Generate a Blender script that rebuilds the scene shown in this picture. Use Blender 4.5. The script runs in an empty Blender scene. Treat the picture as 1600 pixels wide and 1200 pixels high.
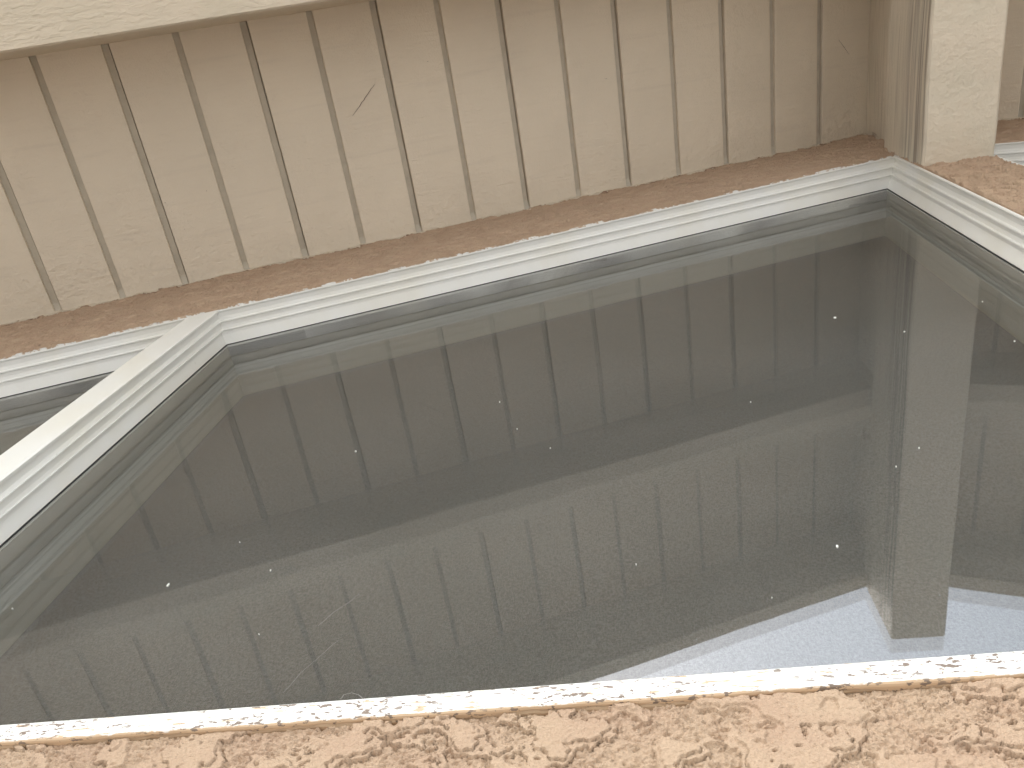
import bpy, math, random
import numpy as np
from mathutils import Vector, Matrix
random.seed(4)
sc = bpy.context.scene

# ------------------------------------------------------------------ camera
cam_d = bpy.data.cameras.new('camera'); cam = bpy.data.objects.new('camera', cam_d)
sc.collection.objects.link(cam); sc.camera = cam
cam.location = (0.9063, -0.28662, -1.28111)
cam.rotation_euler = (2.639745, -0.082375, 0.153846)
cam_d.sensor_width = 36; cam_d.lens = 1327.54 / 1600 * 36
cam_d.shift_x = -5.55 / 1600; cam_d.shift_y = 154.22 / 1600
cam_d.clip_start = 0.01; cam_d.clip_end = 2000

# ------------------------------------------------------------------ sky, sun, exposure
SUN_EL, SUN_AZ = math.radians(54), math.radians(222)      # soft overcast sun out in front of the wall
w = bpy.data.worlds.new('World'); sc.world = w; w.use_nodes = True
nt = w.node_tree; bg = nt.nodes['Background']
sky = nt.nodes.new('ShaderNodeTexSky'); sky.sky_type = 'NISHITA'; sky.sun_disc = False
sky.sun_elevation = SUN_EL; sky.sun_rotation = SUN_AZ; sky.air_density = 1.9; sky.dust_density = 3.0; sky.ozone_density = 1.0
hs = nt.nodes.new('ShaderNodeHueSaturation'); hs.inputs['Saturation'].default_value = 0.42
nt.links.new(sky.outputs[0], hs.inputs['Color']); nt.links.new(hs.outputs[0], bg.inputs['Color'])
bg.inputs['Strength'].default_value = 0.15
sun_d = bpy.data.lights.new('sun', 'SUN'); sun_d.energy = 0.5; sun_d.angle = math.radians(18); sun_d.color = (1, .99, .975)
sun = bpy.data.objects.new('sun', sun_d); sc.collection.objects.link(sun)
sd = Vector((math.sin(SUN_AZ) * math.cos(SUN_EL), math.cos(SUN_AZ) * math.cos(SUN_EL), math.sin(SUN_EL)))
sun.rotation_euler = sd.to_track_quat('Z', 'Y').to_euler(); sun.location = sd * 20
sc.view_settings.view_transform = 'Standard'; sc.view_settings.look = 'None'
sc.view_settings.exposure = 1.82; sc.view_settings.gamma = 1
sc.render.engine = 'CYCLES'
sc.cycles.max_bounces = 10; sc.cycles.transparent_max_bounces = 16; sc.cycles.diffuse_bounces = 5; sc.cycles.glossy_bounces = 5

# ------------------------------------------------------------------ proportions (metres; wall face is y = 0, outside is -y)
TH = 0.391343; T = math.tan(TH); C = math.cos(TH); S = math.sin(TH)
XR = 1.4440                      # ridge
ZR = XR * T
HEAD = 0.2422                    # head of the frame, square distance under the soffit
XJ, XM0, XM1, XE = 1.3904, 0.290, 0.337, -0.62
def z_soffit(x): return ZR - T * abs(x - XR)
def z_head(x, a=0): return z_soffit(x) - (HEAD + a) / C
def z_sill(x): return -0.9842 + 0.0168 * x
def z_sill_low(x): return -0.9961 + 0.0130 * x

# ------------------------------------------------------------------ mesh helpers
def link(name, verts, faces, mats, parent=None, smooth=False, fm=None):
    me = bpy.data.meshes.new(name); me.from_pydata([tuple(v) for v in verts], [], faces); me.update()
    for m in (mats if isinstance(mats, (list, tuple)) else [mats]): me.materials.append(m)
    if fm is not None: me.polygons.foreach_set('material_index', fm)
    if smooth: me.polygons.foreach_set('use_smooth', [True] * len(me.polygons))
    o = bpy.data.objects.new(name, me); sc.collection.objects.link(o)
    if parent: o.parent = parent
    return o
class MB:
    def __init__(s): s.v = []; s.f = []
    def prism(s, pts, y0, y1):                     # polygon in x,z extruded in y
        n = len(pts); b = len(s.v)
        s.v += [(x, y0, z) for x, z in pts] + [(x, y1, z) for x, z in pts]
        s.f += [list(range(b, b + n)), list(range(b + 2 * n - 1, b + n - 1, -1))]
        s.f += [[b + i, b + n + i, b + n + (i + 1) % n, b + (i + 1) % n] for i in range(n)]
        return s
    def loft(s, rings):                            # closed rings joined in order, capped
        n = len(rings[0]); b = len(s.v)
        for r in rings: s.v += [tuple(p) for p in r]
        for k in range(len(rings) - 1):
            for i in range(n):
                j = (i + 1) % n
                s.f.append([b + k * n + i, b + k * n + j, b + (k + 1) * n + j, b + (k + 1) * n + i])
        s.f += [list(range(b + n - 1, b - 1, -1)), list(range(b + (len(rings) - 1) * n, b + len(rings) * n))]
        return s
    def build(s, name, m, parent=None, bevel=0, smooth=False):
        import bmesh
        o = link(name, s.v, s.f, m, parent)
        bm = bmesh.new(); bm.from_mesh(o.data); bmesh.ops.recalc_face_normals(bm, faces=bm.faces)
        if bevel: 
            bmesh.ops.bevel(bm, geom=[e for e in bm.edges if e.calc_face_angle(0) > .5], offset=bevel, segments=2, profile=.6, affect='EDGES')
        bm.to_mesh(o.data); bm.free()
        return o
def tag(o, label=None, cat=None, group=None, kind=None):
    if label: o['label'] = label
    if cat: o['category'] = cat
    if group: o['group'] = group
    if kind: o['kind'] = kind
    return o
def empty(name, loc, *a, **k):
    o = bpy.data.objects.new(name, None); o.location = loc; sc.collection.objects.link(o); tag(o, *a, **k); return o
def keep(o, root):                                 # parent without moving
    o.parent = root; o.matrix_parent_inverse = Matrix.Translation(-root.location); return o

# ------------------------------------------------------------------ noise for real relief
_r = np.random.RandomState(7); _L = _r.rand(512, 512)
def vn(x, y):
    xi = np.floor(x).astype(int); yi = np.floor(y).astype(int); fx = x - xi; fy = y - yi
    fx = fx * fx * (3 - 2 * fx); fy = fy * fy * (3 - 2 * fy)
    g = lambda i, j: _L[i % 512, j % 512]
    return (g(xi, yi) * (1 - fx) + g(xi + 1, yi) * fx) * (1 - fy) + (g(xi, yi + 1) * (1 - fx) + g(xi + 1, yi + 1) * fx) * fy
def fbm(x, y, o=4, g=.5):
    s = 0; a = 1; t = 0
    for i in range(o): s = s + a * vn(x * 2 ** i + 17.3 * i, y * 2 ** i + 5.1 * i); t += a; a *= g
    return s / t
def sstep(v, a, b):
    t = np.clip((v - a) / (b - a), 0, 1); return t * t * (3 - 2 * t)
def stucco_height(x, z, rough=1.0):
    wx = x + .006 * (fbm(x * 90, z * 90, 3) - .5); wz = z + .006 * (fbm(x * 90 + 40, z * 90 + 9, 3) - .5)
    base = fbm(wx * 55, wz * 70, 4, .55)
    plat = sstep(base, .49, .508) * 1.0 + sstep(base, .60, .618) * .7       # trowelled knock-down islands
    crack = np.exp(-((base - .492) / .007) ** 2) + .8 * np.exp(-((base - .601) / .006) ** 2)
    sand = fbm(x * 700, z * 700, 3, .7) - .5
    ragg = np.maximum(fbm(wx * 400, wz * 640, 3, .6) - .47, 0)
    pits = sstep(fbm(x * 300 + 9, z * 520, 3, .6), .60, .66)
    return rough * (.0018 * plat - .0022 * crack * (fbm(x * 40, z * 40, 2) > .42) + .0030 * ragg * (1.1 - .85 * np.clip(plat, 0, 1)) + .0021 * sand * (1.2 - .62 * np.clip(plat, 0, 1)) - .0011 * pits * (1 - .8 * np.clip(plat, 0, 1)))
def relief_grid(name_v, x0, x1, z_low, z_high, nx, nz, fn, lo=1.0):
    u = np.linspace(x0, x1, nx); v = np.linspace(0, 1, nz)
    X, V = np.meshgrid(u, v, indexing='ij')
    zl = np.array([z_low(a) for a in u])[:, None]; zh = np.array([z_high(a) for a in u])[:, None]
    Z = zl + (zh - zl) * V
    Y = -fn(X, Z)
    # turn the rim back into the wall all round, so no open edge shows
    X = np.pad(X, 1, 'edge'); Z = np.pad(Z, 1, 'edge'); Y = np.pad(Y, 1, constant_values=.0058)
    return X, Y, Z
def grids_to_mesh(name, grids, extra, mats, parent=None):
    vs, fs = [], []; b = 0
    for X, Y, Z in grids:
        nx, nz = X.shape
        vs.append(np.stack([X.ravel(), Y.ravel(), Z.ravel()], 1))
        i = (np.arange(nx - 1)[:, None] * nz + np.arange(nz - 1)[None, :]).ravel() + b
        fs.append(np.stack([i, i + nz, i + nz + 1, i + 1], 1)); b += nx * nz
    V = np.concatenate(vs); F = np.concatenate(fs)
    ev, ef = extra
    me = bpy.data.meshes.new(name)
    nv = len(V) + len(ev); me.vertices.add(nv)
    me.vertices.foreach_set('co', np.concatenate([V, np.array(ev, float).reshape(-1, 3)]).ravel())
    loops = list(F.ravel()); starts = list(np.arange(len(F)) * 4); tot = [4] * len(F)
    p = len(loops)
    for f in ef:
        loops += [q + len(V) for q in f]; starts.append(p); tot.append(len(f)); p += len(f)
    me.loops.add(len(loops)); me.loops.foreach_set('vertex_index', np.array(loops, np.int32))
    me.polygons.add(len(starts)); me.polygons.foreach_set('loop_start', np.array(starts, np.int32)); 
    me.polygons.foreach_set('use_smooth', np.array([1] * len(F) + [0] * len(ef), bool))
    me.update(calc_edges=True); me.validate()
    me.materials.append(mats)
    o = bpy.data.objects.new(name, me); sc.collection.objects.link(o)
    if parent: o.parent = parent
    return o

# ------------------------------------------------------------------ materials
class NT:
    def __init__(s, name):
        s.m = bpy.data.materials.new(name); s.m.use_nodes = True; s.t = s.m.node_tree
        s.b = s.t.nodes['Principled BSDF']; s.out = s.t.nodes['Material Output']
        s.co = s.n('ShaderNodeTexCoord').outputs['Object']
    def n(s, k, **kw):
        x = s.t.nodes.new(k)
        for a, v in kw.items(): setattr(x, a, v)
        return x
    def set(s, sock, v):
        if isinstance(v, bpy.types.NodeSocket): s.t.links.new(v, sock)
        else: sock.default_value = v
    def math(s, op, a, b=None, c=None, clamp=False):
        x = s.n('ShaderNodeMath', operation=op, use_clamp=clamp); s.set(x.inputs[0], a)
        if b is not None: s.set(x.inputs[1], b)
        if c is not None: s.set(x.inputs[2], c)
        return x.outputs[0]
    def map(s, scale=(1, 1, 1), rot=(0, 0, 0), loc=(0, 0, 0)):
        x = s.n('ShaderNodeMapping'); x.inputs['Scale'].default_value = scale; x.inputs['Rotation'].default_value = rot; x.inputs['Location'].default_value = loc
        s.t.links.new(s.co, x.inputs[0]); return x.outputs[0]
    def noise(s, vec, scale, detail=4, rough=.5, dist=0):
        x = s.n('ShaderNodeTexNoise'); s.set(x.inputs['Vector'], vec); x.inputs['Scale'].default_value = scale
        x.inputs['Detail'].default_value = detail; x.inputs['Roughness'].default_value = rough; x.inputs['Distortion'].default_value = dist
        return x.outputs['Fac']
    def ramp(s, v, a, b, lo=0., hi=1.):
        x = s.n('ShaderNodeMapRange', interpolation_type='SMOOTHSTEP'); s.set(x.inputs[0], v)
        for i, q in enumerate((a, b, lo, hi)): x.inputs[i + 1].default_value = q
        return x.outputs[0]
    def mix(s, f, a, b, blend='MIX'):
        x = s.n('ShaderNodeMix', data_type='RGBA', blend_type=blend); s.set(x.inputs['Factor'], f)
        for k, v in (('A', a), ('B', b)):
            sock = [i for i in x.inputs if i.name == k and i.type == 'RGBA'][0]
            s.set(sock, v if isinstance(v, bpy.types.NodeSocket) else (*v, 1))
        return [o for o in x.outputs if o.type == 'RGBA'][0]
    def bump(s, h, dist, strength=1, prev=None):
        x = s.n('ShaderNodeBump'); s.set(x.inputs['Height'], h); x.inputs['Distance'].default_value = dist; x.inputs['Strength'].default_value = strength
        if prev is not None: s.t.links.new(prev, x.inputs['Normal'])
        return x.outputs[0]
    def fin(s, col, rough=.7, nrm=None, spec=.3):
        s.set(s.b.inputs['Base Color'], col if isinstance(col, bpy.types.NodeSocket) else (*col, 1)); s.set(s.b.inputs['Roughness'], rough)
        s.b.inputs['Specular IOR Level'].default_value = spec
        if nrm is not None: s.t.links.new(nrm, s.b.inputs['Normal'])
        return s.m

SOF = (.685, .598, .478); CREAM = (.80, .792, .76); STU = (.475, .333, .236)

def mat_soffit():
    s = NT('soffit_paint')
    rk = s.map((1, 1, 1), (0, TH, 0))
    st = s.map((60, 2.5, 60), (0, TH, 0)); grain = s.noise(st, 3, 5, .6)
    fine = s.noise(s.co, 420, 3, .6); lumps = s.noise(s.co, 70, 3, .6); drag = s.noise(s.map((14, 190, 14), (0, TH, 0)), 1, 4, .6, .6)
    patch = s.ramp(s.noise(s.co, 9, 2), .5, .68)
    col = s.mix(s.ramp(s.noise(s.co, 5, 3), .3, .7), SOF, tuple(c * .93 for c in SOF))
    col = s.mix(s.math('MULTIPLY', s.ramp(s.noise(s.map((3, 40, 3)), 2, 4), .55, .8), .25), col, (.50, .43, .36))
    # tiny dark specks and scuffs in the paint
    sp = s.n('ShaderNodeTexVoronoi'); sp.inputs['Scale'].default_value = 34; s.t.links.new(s.co, sp.inputs['Vector'])
    dot = s.ramp(sp.outputs['Distance'], .018, .034, 1, 0); dot = s.math('MULTIPLY', dot, s.ramp(s.noise(s.co, 6, 1), .58, .62))
    col = s.mix(s.math('MULTIPLY', dot, .75), col, (.16, .11, .08))
    sepn = s.n('ShaderNodeSeparateXYZ'); s.t.links.new(s.co, sepn.inputs[0])
    near = s.ramp(s.math('ADD', sepn.outputs['Y'], s.math('MULTIPLY', s.noise(s.co, 22, 3), .06)), -.08, .035)   # lumpier paint near the wall
    h = s.math('ADD', s.math('MULTIPLY', drag, .5), s.math('MULTIPLY', lumps, s.math('ADD', .35, s.math('MULTIPLY', near, 1.3))))
    nr = s.bump(h, .0022, .9); nr = s.bump(s.math('ADD', fine, s.math('MULTIPLY', s.math('MULTIPLY', lumps, patch), 3.)), .0006, .9, nr)
    return s.fin(col, s.ramp(lumps, .2, .8, .45, .62), nr, .35)
def mat_board():
    s = NT('board_paint')
    saw = s.noise(s.map((5, 170, 170), (0, TH, 0)), 1, 5, .6, .5); fine = s.noise(s.co, 380, 3, .6)
    col = s.mix(s.ramp(s.noise(s.co, 8, 4), .35, .7), SOF, (.64, .57, .45))
    ch = s.ramp(s.noise(s.map((20, 60, 60), (0, TH, 0)), 1.4, 5, .7), .68, .72)
    col = s.mix(s.math('MULTIPLY', ch, .5), col, (.36, .25, .17))
    nr = s.bump(saw, .0030, .9); nr = s.bump(fine, .0003, .6, nr)
    return s.fin(col, .55, nr)
def mat_beam():
    s = NT('beam_paint')
    sep = s.n('ShaderNodeSeparateXYZ'); s.t.links.new(s.co, sep.inputs[0])
    g = s.noise(s.map((120, 1.6, 120)), 1, 6, .65, 1.2); g2 = s.noise(s.map((420, 5, 420)), 1, 3, .6, .4)
    geo = s.n('ShaderNodeNewGeometry'); sn = s.n('ShaderNodeSeparateXYZ'); s.t.links.new(geo.outputs['True Normal'], sn.inputs[0])
    under = s.ramp(s.math('ABSOLUTE', sn.outputs['Z']), .5, .8)
    side = s.math('SUBTRACT', 1, under)
    # thin weathered grain down the sides towards the lower arris
    low = s.ramp(s.math('ADD', sep.outputs['Z'], s.math('MULTIPLY', s.noise(s.map((8, 6, 25)), 1, 3), .05)), .345, .27)
    wear = s.math('MULTIPLY', s.math('MULTIPLY', s.ramp(g, .43, .60), low), side)
    col = s.mix(s.ramp(s.noise(s.co, 10, 3), .35, .7), SOF, (.64, .575, .46))
    col = s.mix(s.math('MULTIPLY', wear, .9), col, (.30, .25, .205))
    lines = s.math('MULTIPLY', s.ramp(g2, .52, .64), side)
    col = s.mix(s.math('MULTIPLY', lines, .45), col, (.34, .27, .21))
    st = s.math('MULTIPLY', s.ramp(s.noise(s.map((60, 22, 9)), 1, 4, .7), .62, .70), s.math('MULTIPLY', side, s.ramp(sep.outputs['Z'], .36, .42)))
    col = s.mix(s.math('MULTIPLY', st, .65), col, (.25, .17, .12))
    rough = s.noise(s.co, 75, 4, .6); fine = s.noise(s.co, 330, 3, .6)
    nr = s.bump(s.math('MULTIPLY', g, side), .003, .8)
    nr = s.bump(s.math('MULTIPLY', rough, s.math('ADD', .4, s.math('MULTIPLY', under, 1.6))), .0016, .9, nr); nr = s.bump(fine, .0004, .6, nr)
    return s.fin(col, .6, nr)
def mat_stucco():
    s = NT('stucco')
    sep = s.n('ShaderNodeSeparateXYZ'); s.t.links.new(s.co, sep.inputs[0])
    col = s.mix(s.ramp(s.noise(s.co, 30, 4, .6), .3, .7), STU, (.51, .372, .262))
    col = s.mix(s.math('MULTIPLY', s.ramp(s.noise(s.co, 900, 2, .6), .5, .8), .3), col, (.60, .48, .36))
    col = s.mix(s.math('MULTIPLY', s.ramp(s.noise(s.co, 300, 3, .7), .62, .72), .3), col, (.30, .19, .12))
    dx = s.math('ABSOLUTE', s.math('SUBTRACT', sep.outputs['X'], XR))
    d = s.math('SUBTRACT', s.math('SUBTRACT', ZR, s.math('MULTIPLY', dx, T)), sep.outputs['Z'])
    edge = s.noise(s.co, 60, 4, .65)
    dn = s.math('SUBTRACT', d, s.math('MULTIPLY', s.math('SUBTRACT', edge, .35), .05))
    col = s.mix(s.ramp(dn, .001, .003, 1, 0), col, SOF)                   # soffit paint that ran on to the stucco
    crust = s.math('MULTIPLY', s.math('MULTIPLY', s.ramp(dn, .001, .0025), s.ramp(dn, .005, .009, 1, 0)), s.ramp(s.noise(s.map((26, 26, 60)), 1, 4, .6), .46, .58))
    col = s.mix(s.math('MULTIPLY', crust, .75), col, (.17, .095, .055))      # dirt crust along the paint edge
    dh = s.math('SUBTRACT', HEAD / C, d)                                   # frame paint on the stucco lip
    fr = s.math('SUBTRACT', dh, s.math('MULTIPLY', s.math('SUBTRACT', s.noise(s.map((90, 90, 260)), 1, 4, .7), .52), .03))
    inx = s.ramp(sep.outputs['X'], 1.392, 1.394, 1, 0)
    col = s.mix(s.math('MULTIPLY', s.ramp(fr, .0005, .002, 1, 0), s.math('MULTIPLY', s.math('MULTIPLY', inx, .9), s.ramp(dh, -.02, -.01))), col, CREAM)
    fine = s.noise(s.co, 1500, 2, .6); med = s.noise(s.co, 480, 3, .6)
    nr = s.bump(med, .0012, .9); nr = s.bump(fine, .0007, .9, nr)
    return s.fin(col, .9, nr, .2)
def mat_frame(name='frame_paint', chips=False):
    s = NT(name)
    col = s.mix(s.ramp(s.noise(s.co, 14, 4), .35, .7), CREAM, (.78, .76, .70))
    spk = s.ramp(s.noise(s.co, 240, 2, .6), .76, .79); col = s.mix(s.math('MULTIPLY', spk, .6), col, (.42, .36, .28))
    rough = s.noise(s.map((40, 40, 160)), 1, 4, .6)
    if chips:
        col = s.mix(.5, col, (.82, .82, .80))
        sep = s.n('ShaderNodeSeparateXYZ'); s.t.links.new(s.co, sep.inputs[0])
        a = s.noise(s.map((210, 400, 480)), 1, 3, .6); reg = s.ramp(s.noise(s.map((13, 13, 90)), 1, 3), .38, .52)
        ch = s.math('MULTIPLY', s.ramp(a, .568, .59), reg)
        big = s.ramp(s.noise(s.map((75, 200, 420), loc=(3, 1, 2)), 1, 4, .6), .605, .62)
        low = s.math('SUBTRACT', sep.outputs['Z'], s.math('ADD', -.9961, s.math('MULTIPLY', sep.outputs['X'], .013)))
        lown = s.math('SUBTRACT', low, s.math('MULTIPLY', s.noise(s.map((120, 120, 300)), 1, 5, .7), .0036))
        edge = s.ramp(lown, -.0008, -.0002, 1, 0)
        col = s.mix(s.math('MAXIMUM', big, edge), col, (.56, .40, .26))
        col = s.mix(ch, col, (.20, .15, .115))
    nr = s.bump(rough, .0006, .5)
    return s.fin(col, .42, nr, .45)
def mat_glass(name, F_scale=1.0, tint=(1, 1, 1), dust=.05, wob=.10):
    s = NT(name); s.t.nodes.remove(s.b)
    geo = s.n('ShaderNodeNewGeometry')
    dot = s.n('ShaderNodeVectorMath', operation='DOT_PRODUCT'); s.t.links.new(geo.outputs['Incoming'], dot.inputs[0]); s.t.links.new(geo.outputs['True Normal'], dot.inputs[1])
    c = s.math('ABSOLUTE', dot.outputs['Value'])
    F = s.math('ADD', .058, s.math('MULTIPLY', .15, s.math('POWER', s.math('SUBTRACT', 1, c), 5)))
    F2 = s.math('MULTIPLY', s.math('DIVIDE', s.math('MULTIPLY', F, 2), s.math('ADD', F, 1)), F_scale, clamp=True)
    nr = s.bump(s.noise(s.map((3.2, 1, 3.2)), 1, 1, .3), .004, wob)
    gl = s.n('ShaderNodeBsdfGlossy'); gl.inputs['Roughness'].default_value = .012; gl.inputs['Color'].default_value = (.98, .978, .99, 1); s.t.links.new(nr, gl.inputs['Normal'])
    tr = s.n('ShaderNodeBsdfTransparent'); tr.inputs['Color'].default_value = (*tint, 1)
    mx = s.n('ShaderNodeMixShader'); s.set(mx.inputs[0], F2); s.t.links.new(tr.outputs[0], mx.inputs[1]); s.t.links.new(gl.outputs[0], mx.inputs[2])
    last = mx.outputs[0]
    if dust:
        df = s.n('ShaderNodeBsdfDiffuse'); df.inputs['Color'].default_value = (.60, .59, .575, 1)
        fine = s.noise(s.map((420, 420, 900)), 1, 3, .7); cl = s.noise(s.map((7, 7, 10)), 1, 4, .6)
        fac = s.math('MULTIPLY', s.math('MULTIPLY', s.ramp(fine, .2, .85, .72, 1.28), s.math('MULTIPLY', s.ramp(cl, .25, .75, .72, 1.28), s.ramp(s.noise(s.map((3, 3, 26), (0, .5, 0)), 1, 4, .6), .3, .7, .86, 1.14))), dust)
        pin = s.n('ShaderNodeTexVoronoi'); pin.inputs['Scale'].default_value = 60; s.t.links.new(s.co, pin.inputs['Vector'])
        pn = s.math('MULTIPLY', s.ramp(pin.outputs['Distance'], .02, .05, .35, 0), s.ramp(s.noise(s.co, 17, 1), .5, .56))
        fac = s.math('ADD', fac, pn, clamp=True)
        m2 = s.n('ShaderNodeMixShader'); s.set(m2.inputs[0], fac); s.t.links.new(last, m2.inputs[1]); s.t.links.new(df.outputs[0], m2.inputs[2]); last = m2.outputs[0]
    s.t.links.new(last, s.out.inputs['Surface'])
    return s.m
def mat_clear():
    s = NT('glass_back'); s.t.nodes.remove(s.b)
    tr = s.n('ShaderNodeBsdfTransparent'); tr.inputs['Color'].default_value = (.985, .99, .985, 1); s.t.links.new(tr.outputs[0], s.out.inputs['Surface']); return s.m
def mat_plain(name, col, rough=.7, scale=20, var=.15, bumpd=.001):
    s = NT(name); n = s.noise(s.co, scale, 5, .6)
    c = s.mix(n, tuple(q * (1 - var) for q in col), tuple(q * (1 + var) for q in col))
    return s.fin(c, rough, s.bump(n, bumpd, .6))
def mat_shade():
    s = NT('shade_fabric')
    wv = s.math('ADD', s.noise(s.map((900, 1, 260)), 1, 2, .5), s.noise(s.map((260, 1, 900)), 1, 2, .5))
    c = s.mix(s.ramp(wv, .78, 1.22), (.085, .085, .084), (.19, .19, .188))
    c = s.mix(s.math('MULTIPLY', s.ramp(s.noise(s.co, 6, 3), .3, .7), .3), c, (.10, .11, .108))
    return s.fin(c, .9, s.bump(wv, .0004, .5), .1)
M_SOF, M_BOARD, M_BEAM, M_STU = mat_soffit(), mat_board(), mat_beam(), mat_stucco()
M_FR, M_SILL = mat_frame(), mat_frame('sill_paint', True)
M_G1 = mat_glass('outer_glass', 1.0, (.97, .974, .968), .034); M_G2 = mat_glass('inner_glass', .7, (.835, .84, .83), .0, .08); M_CL = mat_clear()
M_REV = mat_plain('plaster_reveal', (.35, .335, .295), .8, 12, .05); M_SH = mat_shade(); M_IFR = mat_plain('inner_frame_metal', (.27, .245, .20), .9, 60, .05, .0001); M_GRV = mat_plain('groove_paint', (.50, .45, .37), .75, 45, .22, .001); M_SPACER = mat_plain('spacer_metal', (.27, .245, .20), .95, 60, .05, .0001)
M_GAP = mat_plain('rubber_gasket', (.03, .03, .03), .6, 80, .2, .0002); M_CAULK = mat_plain('caulk', (.37, .26, .165), .7, 160, .18, .0008)
M_GR = mat_plain('concrete', (.35, .347, .335), .9, 3, .12, .004); M_ROOF = mat_plain('shingle', (.16, .12, .10), .9, 40, .3, .004)
M_DIRT = mat_plain('fleck', (.80, .79, .74), .8, 300, .1, .0002); M_CRACK = mat_plain('crack', (.09, .06, .045), .9, 300, .2, .0002)

# ------------------------------------------------------------------ ground
g = link('ground', [(-900, -900, -2.95), (900, -900, -2.95), (900, 900, -2.95), (-900, 900, -2.95)], [[0, 1, 2, 3]], M_GR); tag(g, kind='structure')

# ------------------------------------------------------------------ stucco wall (one mesh, real knock-down relief where it is seen)
XW0, XW1 = -3.2, 6.1
back = MB(); YB0, YB1 = .006, .20
rim = .004
back.prism([(XW0, z_soffit(XW0) + .05), (XW0, z_head(XW0, -.0)), (XJ, z_head(XJ)), (XJ, z_soffit(XJ) + .05)], YB0, YB1) if False else None
def quad(x0, x1, zl, zh): back.prism([(x0, zl(x0)), (x1, zl(x1)), (x1, zh(x1)), (x0, zh(x0))], YB0, YB1)
XE2 = 2 * XR - XE; XJ2 = 2 * XR - XJ
top = lambda x: z_soffit(x) + .03
bot = lambda x: -2.96
low = lambda x: z_sill_low(x)
quad(XW0, XE, bot, lambda x: max(top(x), -2.9)); quad(XE, XJ, z_head, top); quad(XJ, XR, bot, top); quad(XR, XJ2, bot, top)
quad(XJ2, XE2, z_head, top); quad(XE2, XW1, bot, lambda x: max(top(x), -2.9)); quad(XE, XJ, bot, low); quad(XJ2, XE2, bot, low)
H1 = lambda X, Z: stucco_height(X, Z, 1.0 + .5 * sstep(Z, -.9, -.7)) + .0065 * sstep(-Z, .9, .97)
H2 = lambda X, Z: stucco_height(X * .9, Z * .9 + 3, .9)
grids = [
    relief_grid('', .20, 1.3905, lambda x: -1.10, lambda x: z_sill_low(x) - .0002, 2300, 230, H1),
    relief_grid('', XE, .20, lambda x: -1.10, lambda x: z_sill_low(x) - .0002, 640, 90, H1),
    relief_grid('', -.4, 1.9, lambda x: -1.55, lambda x: -1.10, 1500, 320, H1),
    relief_grid('', XE, -.4, lambda x: -1.55, lambda x: -1.10, 60, 130, H1),
    relief_grid('', 1.9, XE2, lambda x: -1.55, lambda x: -1.10, 400, 130, H1),
    relief_grid('', XE, XE2, lambda x: -2.96, lambda x: -1.55, 900, 340, H1),
    relief_grid('', XW0, XE, lambda x: -2.96, lambda x: max(top(x), -2.9), 400, 400, H1),
    relief_grid('', XE2, XW1, lambda x: -2.96, lambda x: max(top(x), -2.9), 400, 400, H1),
    relief_grid('', XE, -.2, lambda x: z_head(x), top, 240, 120, H2),
    relief_grid('', -.2, XJ, lambda x: z_head(x), top, 1500, 230, H2),
    relief_grid('', XJ, XR, lambda x: -1.10, top, 60, 1500, H1),
    relief_grid('', XR, XJ2, lambda x: -1.10, top, 60, 1500, H1),
    relief_grid('', XJ2, XE2, lambda x: z_head(x), top, 900, 110, H2),
    relief_grid('', XJ2, XE2, lambda x: -1.10, lambda x: z_sill_low(x) - .0002, 900, 60, H1),
]
wall = grids_to_mesh('stucco_wall', grids, (back.v, back.f), M_STU)
tag(wall, 'tan knockdown stucco gable wall around the window, rough and sandy below the sill', 'wall')

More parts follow.
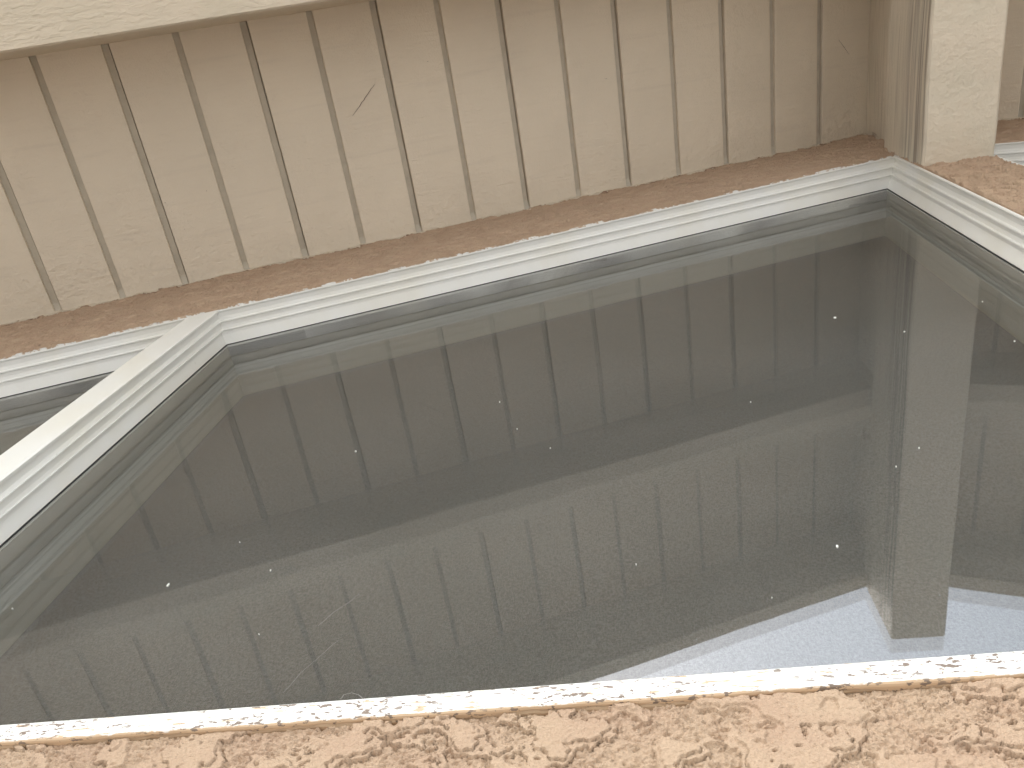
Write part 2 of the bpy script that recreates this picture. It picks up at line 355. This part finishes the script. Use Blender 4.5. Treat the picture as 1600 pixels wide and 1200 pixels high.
# ------------------------------------------------------------------ soffit panels (grooved boards) with real grooves
def soffit_profile(tmin, tmax, sp=.1016, seed=1):
    rr = random.Random(seed); P = [(tmin, 0)]
    k0 = int(math.ceil(tmin / sp)); 
    for k in range(k0, int(tmax / sp) + 1):
        c = k * sp + rr.uniform(-.0008, .0008)
        if c - .01 < tmin or c + .025 > tmax: continue
        if k % 2 == 0:      # shiplap joint: wide rebate and an open slit
            a, b = c - .0060, c + .0056
            P += [(a - .0006, 0), (a, .0008), (a + .0004, .0066), (b - .0017, .0066), (b - .0016, .012), (b - .0003, .012), (b, .0012), (b + .0006, 0)]
        else:
            a, b = c - .0049, c + .0049
            P += [(a - .0006, 0), (a, .0008), (a + .0003, .0062), (b - .0003, .0062), (b, .0008), (b + .0006, 0)]
    P.append((tmax, 0)); return P
def soffit(name, tmin, tmax, mirror, label):
    P = soffit_profile(tmin, tmax, seed=3 if mirror else 1)
    ys = [0.012] + [-i * .84 / 60 for i in range(61)]
    n = len(P); v = []; f = []; fm = []
    for j, y in enumerate(ys):
        for (t, d) in P:
            # slight waviness of the sheet and a little paint build-up closing the groove ends at the wall
            fill = max(0, 1 - abs(y) / .006) if y > -.006 else 0
            dd = d * (1 - .75 * fill) + .0006 * math.sin(y * 9 + t * 7) + .0004 * math.sin(t * 31 + y * 23)
            x = t * C - dd * S; z = t * S + dd * C
            if mirror: x = 2 * XR - x
            v.append((x, y, z))
    for j in range(len(ys) - 1):
        for i in range(n - 1):
            q = [j * n + i, j * n + i + 1, (j + 1) * n + i + 1, (j + 1) * n + i]
            f.append(q if not mirror else q[::-1]); fm.append(1 if min(P[i][1], P[i + 1][1]) > .003 else 0)
    b = len(v); up = .014                                   # back of the sheet
    for (t, y) in ((tmin, .012), (tmax, .012), (tmax, -.84), (tmin, -.84)):
        x = t * C - up * S; z = t * S + up * C; v.append((2 * XR - x if mirror else x, y, z))
    f.append([b, b + 3, b + 2, b + 1]); m = (len(ys) - 1) * n
    f += [[0, b, b + 1] + list(range(n - 1, 0, -1)), [m, ] + list(range(m + 1, m + n)) + [b + 2, b + 3], [0] + [j * n for j in range(1, len(ys))] + [b + 3, b], [n - 1, b + 1, b + 2] + [j * n + n - 1 for j in range(len(ys) - 1, 0, -1)]]
    import bmesh
    o = link(name, v, f, [M_SOF, M_GRV], fm=fm + [0] * (len(f) - len(fm))); bm = bmesh.new(); bm.from_mesh(o.data); bmesh.ops.recalc_face_normals(bm, faces=bm.faces); bm.to_mesh(o.data); bm.free()
    return o
roof = empty('roof_overhang', (XR, 0, ZR), 'cream painted eaves overhang of grooved boards sloping up to the ridge beam', 'roof')
TM = (XR - .02) / C
s1 = keep(soffit('soffit_panel', -2.6, TM, False, ''), roof); s1['label'] = 'long grooved soffit boards left of the beam, with a dark scratch'
s2 = keep(soffit('soffit_panel', -2.6, TM, True, ''), roof); s2['label'] = 'soffit boards on the far side of the beam'
# hairline scratch and nicks in the boards
def scratch(pts, wd, name='scratch'):
    v = []; f = []
    nrm = Vector((S, 0, -C))
    for i, (x, y) in enumerate(pts):
        z = x * T; p = Vector((x, y, z)) + nrm * .0012
        q = wd * (.35 + .65 * math.sin(math.pi * (i + .5) / len(pts)))
        side = Vector((C, 0, S)) * q
        v += [tuple(p - side), tuple(p + side), tuple(p + nrm * .0003)]
    for i in range(len(pts) - 1):
        a = i * 3; b = a + 3
        f += [[a, b, b + 2, a + 2], [a + 2, b + 2, b + 1, a + 1], [a, a + 1, b + 1, b]]
    o = link(name, v, f, M_CRACK); keep(o, s1) if False else None
    o.parent = s1; o.matrix_parent_inverse = (roof.matrix_world if False else Matrix.Identity(4))
    return o
def line(a, b, n=9, j=.0006):
    rr = random.Random(int(a[0] * 1000)); return [(a[0] + (b[0] - a[0]) * i / n + rr.uniform(-j, j), a[1] + (b[1] - a[1]) * i / n) for i in range(n + 1)]
scr = [scratch(line((.5403, -.245), (.4977, -.2052), 14), .0006), scratch(line((1.3502, -.1793), (1.3716, -.1508)), .0004),
       scratch(line((.6265, -.2646), (.6280, -.2640), 3, 0), .0009, 'nick'), scratch(line((.911, -.1890), (.916, -.1880), 4), .0009, 'nick')]

# rake boards under the soffit, fascia boards at the outer edge
def rake_board(name, y0, y1, hang, mirror, t0=-2.6, x1=XR - .025):
    xs = np.linspace(t0 * C, x1, 60); r = []
    for x in xs:
        z = x * T; j = .0009 * math.sin(x * 13) + .0006 * math.sin(x * 41 + y0 * 9); X = 2 * XR - x if mirror else x
        e = .004
        r.append([(X, -y0, z + .001), (X, -y0, z - hang + e + j), (X, -y0 - e * .6, z - hang + j), (X, -y1 + e * .6, z - hang + j), (X, -y1, z - hang + e + j), (X, -y1, z + .001)])
    return MB().loft(r).build(name, M_BOARD)
b = keep(rake_board('rake_board', .362, .432, .1694 / C, False), roof); b['label'] = 'wide trim board across the grooved boards in the upper left corner'
b = keep(rake_board('rake_board', .362, .432, .1694 / C, True), roof)
b = keep(rake_board('fascia_board', .800, .838, .2 / C, False), roof)
b = keep(rake_board('fascia_board', .800, .838, .2 / C, True), roof)
for mir_ in (False, True):
    fx = (lambda x: 2 * XR - x) if mir_ else (lambda x: x)
    x0, x1 = -2.6 * C, XR
    y0, y1 = -.836, 3.
    def z_(x): return x * T
    v = [(fx(x0), y0, z_(x0) + .22), (fx(x1), y0, z_(x1) + .22), (fx(x1), y1, z_(x1) + .22), (fx(x0), y1, z_(x0) + .22)]
    v += [(a, b_, c - .03) for a, b_, c in v]
    o = MB(); o.v = v; o.f = [[0, 1, 2, 3], [7, 6, 5, 4], [0, 4, 5, 1], [1, 5, 6, 2], [2, 6, 7, 3], [3, 7, 4, 0]]
    keep(o.build('shingle_slope', M_ROOF), roof)
    # closing board between fascia and shingles
    m = MB().prism([(fx(x0), z_(x0)), (fx(x1), z_(x1)), (fx(x1), z_(x1) + .185), (fx(x0), z_(x0) + .185)], -.834, -.812)
    keep(m.build('verge_board', M_BOARD), roof)

# ridge beam
m = MB(); ys = np.linspace(.0, -.8475, 70); r = []
for y in ys:
    j = .0010 * math.sin(y * 17) + .0007 * math.sin(y * 53 + 1); k = .0008 * math.sin(y * 23 + 2)
    L, Rr, B = 1.3905 + k, 1.4975 + k * .8, .1815 + j; e = .0035
    r.append([(L, y, B + e), (L + e, y, B), (Rr - e, y, B), (Rr, y, B + e), (Rr, y, .385), (Rr - .019, y, .394), (Rr - .019, y, .575), (L + .022, y, .582), (L + .022, y, .394), (L, y, .385)])
m.loft(r); beam = m.build('ridge_beam', M_BEAM)
tag(beam, 'thick cream painted timber beam running out from the wall at the peak', 'beam')

# ------------------------------------------------------------------ window: profile prisms
PROF = [(-.010, .0045), (0, .0040), (.0003, .0), (.0026, -.0003), (.0030, .0012), (.0014, .0040), (.0013, .0100), (.0026, .0146), (.0044, .0152), (.0047, .0168), (.0032, .0182), (.0032, .0230), (.0044, .0272), (.0060, .0277), (.0063, .0292), (.0050, .0306), (.0054, .0345), (.0096, .0485), (.0096, .075), (-.010, .075)]
def member(name, ends, pt, parent, mat=M_FR, dd=0., prof=PROF, n=2):
    rings = []
    for i in range(n + 1):
        s_ = ends[0] + (ends[1] - ends[0]) * i / n
        rings.append([pt(s_, a, d + dd) for a, d in prof])
    return MB().loft(rings).build(name, mat, None)
def pane(name, poly, y, th, mat, parent, lab=None):
    n = len(poly); v = [(x, y, z) for x, z in poly] + [(x, y + th, z) for x, z in poly]
    f = [list(range(n)), list(range(2 * n - 1, n - 1, -1))] + [[i, n + i, n + (i + 1) % n, (i + 1) % n] for i in range(n)]
    o = link(name, v, f, [mat, M_CL], None, fm=[0] + [1] * (n + 1))
    import bmesh
    bm = bmesh.new(); bm.from_mesh(o.data); bmesh.ops.recalc_face_normals(bm, faces=bm.faces); bm.to_mesh(o.data); bm.free()
    keep(o, parent)
    if lab: o['label'] = lab
    return o
def make_window(mirror, label):
    fx = (lambda x: 2 * XR - x) if mirror else (lambda x: x)
    root = empty('window', (fx(.9), 0, -.97), label, 'window')
    head = lambda s_, a, d: (fx(s_), d, z_head(fx(s_), a))
    K = []
    K.append(member('frame_head', (XE, XJ - .001), head, root, n=40))
    jr = lambda s_, a, d: (fx(XJ - a * 1.75 - .007 * (.3 - s_)), d, s_)
    K.append(member('frame_jamb', (-.99, .309), jr, root, dd=-.0005, n=2, prof=[(-.001, .0045)] + PROF[1:-1] + [(-.001, .075)]))
    jl = lambda s_, a, d: (fx(XE + a * 1.75), d, s_)
    K.append(member('frame_jamb', (-.99, z_head(fx(XE))), jl, root, dd=-.0005))
    if not mirror:
        mp = [(.2900, .075), (.2900, .0010), (.2915, -.0008), (.3290, -.0008), (.3312, .0004), (.3309, .0030), (.3276, .0040), (.3276, .0120), (.3298, .0146), (.3316, .0152), (.3316, .0164), (.3284, .0178), (.3284, .0240), (.3296, .0272), (.3308, .0280), (.3307, .0294), (.3272, .0306), (.3274, .0345), (.3302, .0485), (.3300, .075)]
        zt = z_head(.315) - .0015
        mm = MB().loft([[(x, d, (z_head(x, .0012) if z > -.9 else z)) for x, d in mp] for z in (-.985, zt)])
        K.append(mm.build('mullion', M_FR, None, bevel=0))
    # sill: chipped flat nose proud of the stucco
    xs = np.linspace(XE, XJ - .002, 160); rr = []
    for x in xs:
        zt, zb = z_sill(x), z_sill_low(x) + .0004 * math.sin(x * 60) + .0002 * math.sin(x * 173)
        q = [(-.0100, zb + .0006), (-.0106, zb + .0014), (-.0106, zt - .0012), (-.0098, zt), (.047, zt + .004), (.075, zt + .004), (.075, zb), (.002, zb), (-.009, zb + .0002)]
        rr.append([(fx(x), y, z) for y, z in q])
    K.append(MB().loft(rr).build('sill', M_SILL))
    K[-1]['label'] = 'white sill with flaking chipped paint'
    rr = []
    for i, x in enumerate(np.linspace(XE, XJ - .002, 420)):
        zb = z_sill_low(x); t = .0010 + .0006 * math.sin(x * 37) + .0006 * math.sin(x * 91 + 1) + random.uniform(-.0004, .0004); pr = .0083 + random.uniform(-.0006, .0004)
        rr.append([(fx(x), y, z) for y, z in [(-pr, zb + .0003), (-pr + .001, zb - t * .5), (-.0035, zb - t * 1.1), (.004, zb - t), (.004, zb + .0003)]])
    K.append(MB().loft(rr).build('caulk_bead', M_CAULK))
    for k in K: keep(k, root)
    D = .0497
    lights = [('main', .3308, XJ - .0172)] if not mirror else [('main', XE + .017, XJ - .0172)]
    if not mirror: lights.append(('small', XE + .016, .2905))
    for nm, x0, x1 in lights:
        e = .006 if nm == 'main' else .006
        def poly(i): return [(fx(x0 - i), z_sill(x0) + .002 - i), (fx(x1 + i - (.0090 if nm == 'main' else 0)), z_sill(x1) + .002 - i), (fx(x1 + i), z_head(fx(x1 + i), .0094 - i)), (fx(x0 - i), z_head(fx(x0 - i), .0094 - i))]
        # gasket ring right behind the frame edge
        def ring(i, o_, ya, yb):
            P, Q = poly(i), poly(o_); n = 4
            v = [(x, ya, z) for x, z in P] + [(x, ya, z) for x, z in Q] + [(x, yb, z) for x, z in P] + [(x, yb, z) for x, z in Q]
            f = []
            for a in range(4):
                b_ = (a + 1) % 4
                f += [[a, b_, 4 + b_, 4 + a], [8 + a, 12 + a, 12 + b_, 8 + b_], [a, 8 + a, 8 + b_, b_], [4 + a, 4 + b_, 12 + b_, 12 + a]]
            mb = MB(); mb.v = v; mb.f = f; return mb
        keep(ring(-.0012, .004, D - .0012, D - .0001).build('gasket', M_GAP), root)
        keep(ring(-.0002, .004, D + .0032, D + .0178).build('spacer', M_SPACER), root)
        keep(ring(-.0003, .010, D + .0176, D + .0308).build('inner_frame', M_IFR), root)
        po = pane('pane', poly(.001), D, .003, M_G1, root, None)
        if not mirror: po['label'] = 'large glass pane reflecting the soffit' if nm == 'main' else 'small corner of glass left of the mullion'
        pi = pane('pane', poly(.001), D + .018, .003, M_G2, root, 'inner pane of the double glazing')
        # plaster reveal inside
        P, Q = poly(-.0004), poly(.012); y0, y1 = D + .031, .1295
        v = [(x, y, z) for y in (y0, y1) for PP in (P, Q) for x, z in PP]; f = []
        for a in range(4):
            b_ = (a + 1) % 4
            f += [[a, b_, 8 + b_, 8 + a], [4 + a, 12 + a, 12 + b_, 4 + b_], [a, 4 + a, 4 + b_, b_], [8 + a, 8 + b_, 12 + b_, 12 + a]]
        mb = MB(); mb.v = v; mb.f = f; keep(mb.build('reveal', M_REV), root)
        # fabric shade hung inside, with a hem bar
        Q = poly(.010)
        lab = {'main': 'dark grey fabric shade closing the inside of the large window', 'small': 'dark grey fabric shade behind the small glass left of the mullion'}[nm]
        if mirror: lab = 'dark grey fabric shade inside the window beyond the beam'
        sh = MB().prism(Q, .1300, .1318).build('window_shade', M_SH)
        tag(sh, lab, 'shade')
    if not mirror:
        specks = [(1.1389, -0.33, 4.5), (1.192, -0.3985, 3), (1.2923, -0.3347, 2), (1.1305, -0.3902, 1.6), (1.2753, -0.4581, 2), (0.7695, -0.4675, 2), (0.7937, -0.5395, 2.2), (0.6343, -0.552, 3), (0.5359, -0.7629, 3), (0.3873, -0.6204, 1.6), (1.0146, -0.5347, 2), (1.0324, -0.7847, 4), (0.8978, -0.7867, 2), (1.1001, -0.6828, 2), (1.1251, -0.6565, 2.2), (0.9807, -0.8357, 2), (0.6175, -0.7543, 2), (0.5737, -0.7071, 2), (0.4111, -0.7782, 2), (0.7655, -0.8071, 1.6), (0.8285, -0.5891, 2), (1.0567, -0.5462, 1.3), (0.889, -0.8668, 1.3), (0.6375, -0.8344, 1.8)]
        main_pane = [o for o in root.children if o.name.startswith('pane')][0]
        for x, z, q in [k for k in specks if k[2] > 1.6]:
            d = math.dist((x, .05, z), cam.location); rad = q * .5 * d / 1327 * .95
            n = 7; a0 = random.random() * 6; el = random.choice((.7, 1.1, 1.5, 2.6)) * (1.3 if q > 2.5 else .9)
            pts = [(x + rad * math.cos(a0 + 6.283 * i / n) * random.uniform(.7, 1.15), z + rad * el * math.sin(a0 + 6.283 * i / n) * random.uniform(.7, 1.15)) for i in range(n)]
            o = MB().prism(pts, D - .0011, D - .0001).build('paint_fleck', M_DIRT); o.parent = po if False else None
            flecks.append(o)
    return root
flecks = []
win = make_window(False, 'cream framed sloping-top window whose dark glass mirrors the grooved soffit')
win2 = make_window(True, 'cream framed window beyond the beam, only its corner in view at right')
def strand(name, pts, y, rad, mat):
    P = []
    for i in range(len(pts) - 1):                       # smooth it a little
        for k in range(4):
            t = k / 4; a, b = pts[i], pts[i + 1]; P.append((a[0] + (b[0] - a[0]) * t + .0003 * math.sin(i * 4 + k), a[1] + (b[1] - a[1]) * t))
    P.append(pts[-1]); rings = []
    for x, z in P: rings.append([(x + rad * math.cos(a), y + rad * math.sin(a) * .6, z + rad * math.cos(a) * .3) for a in (0, 1.57, 3.14, 4.71)])
    return MB().loft(rings).build(name, mat)
M_HAIR = mat_plain('pale_strand', (.45, .43, .40), .6, 90, .1, .0001)
flecks.append(strand('hairline_scratch', [(0.6786, -0.8292), (0.6853, -0.8157), (0.694, -0.8041), (0.6997, -0.7949)], .0496, .00013, M_HAIR))
flecks.append(strand('hairline_scratch', [(0.6755, -0.8953), (0.6815, -0.8777), (0.6897, -0.8618), (0.6978, -0.847)], .0496, .00011, M_HAIR))
hair = strand('hair', [(0.7496, -0.9722), (0.7508, -0.9692), (0.7542, -0.9681), (0.7586, -0.9698), (0.7619, -0.9737), (0.7649, -0.9793)], -.0112, .00016, M_HAIR)
tag(hair, 'single pale curled hair stuck on the chipped white sill', 'hair')
# flecks are parts of the big pane
mp = [o for o in win.children if o.get('label', '').startswith('large glass')][0]
for o in flecks:
    o.parent = mp
for o in scr: o.parent = s1
bpy.context.view_layer.update()
for o in flecks: o.matrix_parent_inverse = mp.matrix_world.inverted()
for o in scr: o.matrix_parent_inverse = s1.matrix_world.inverted()
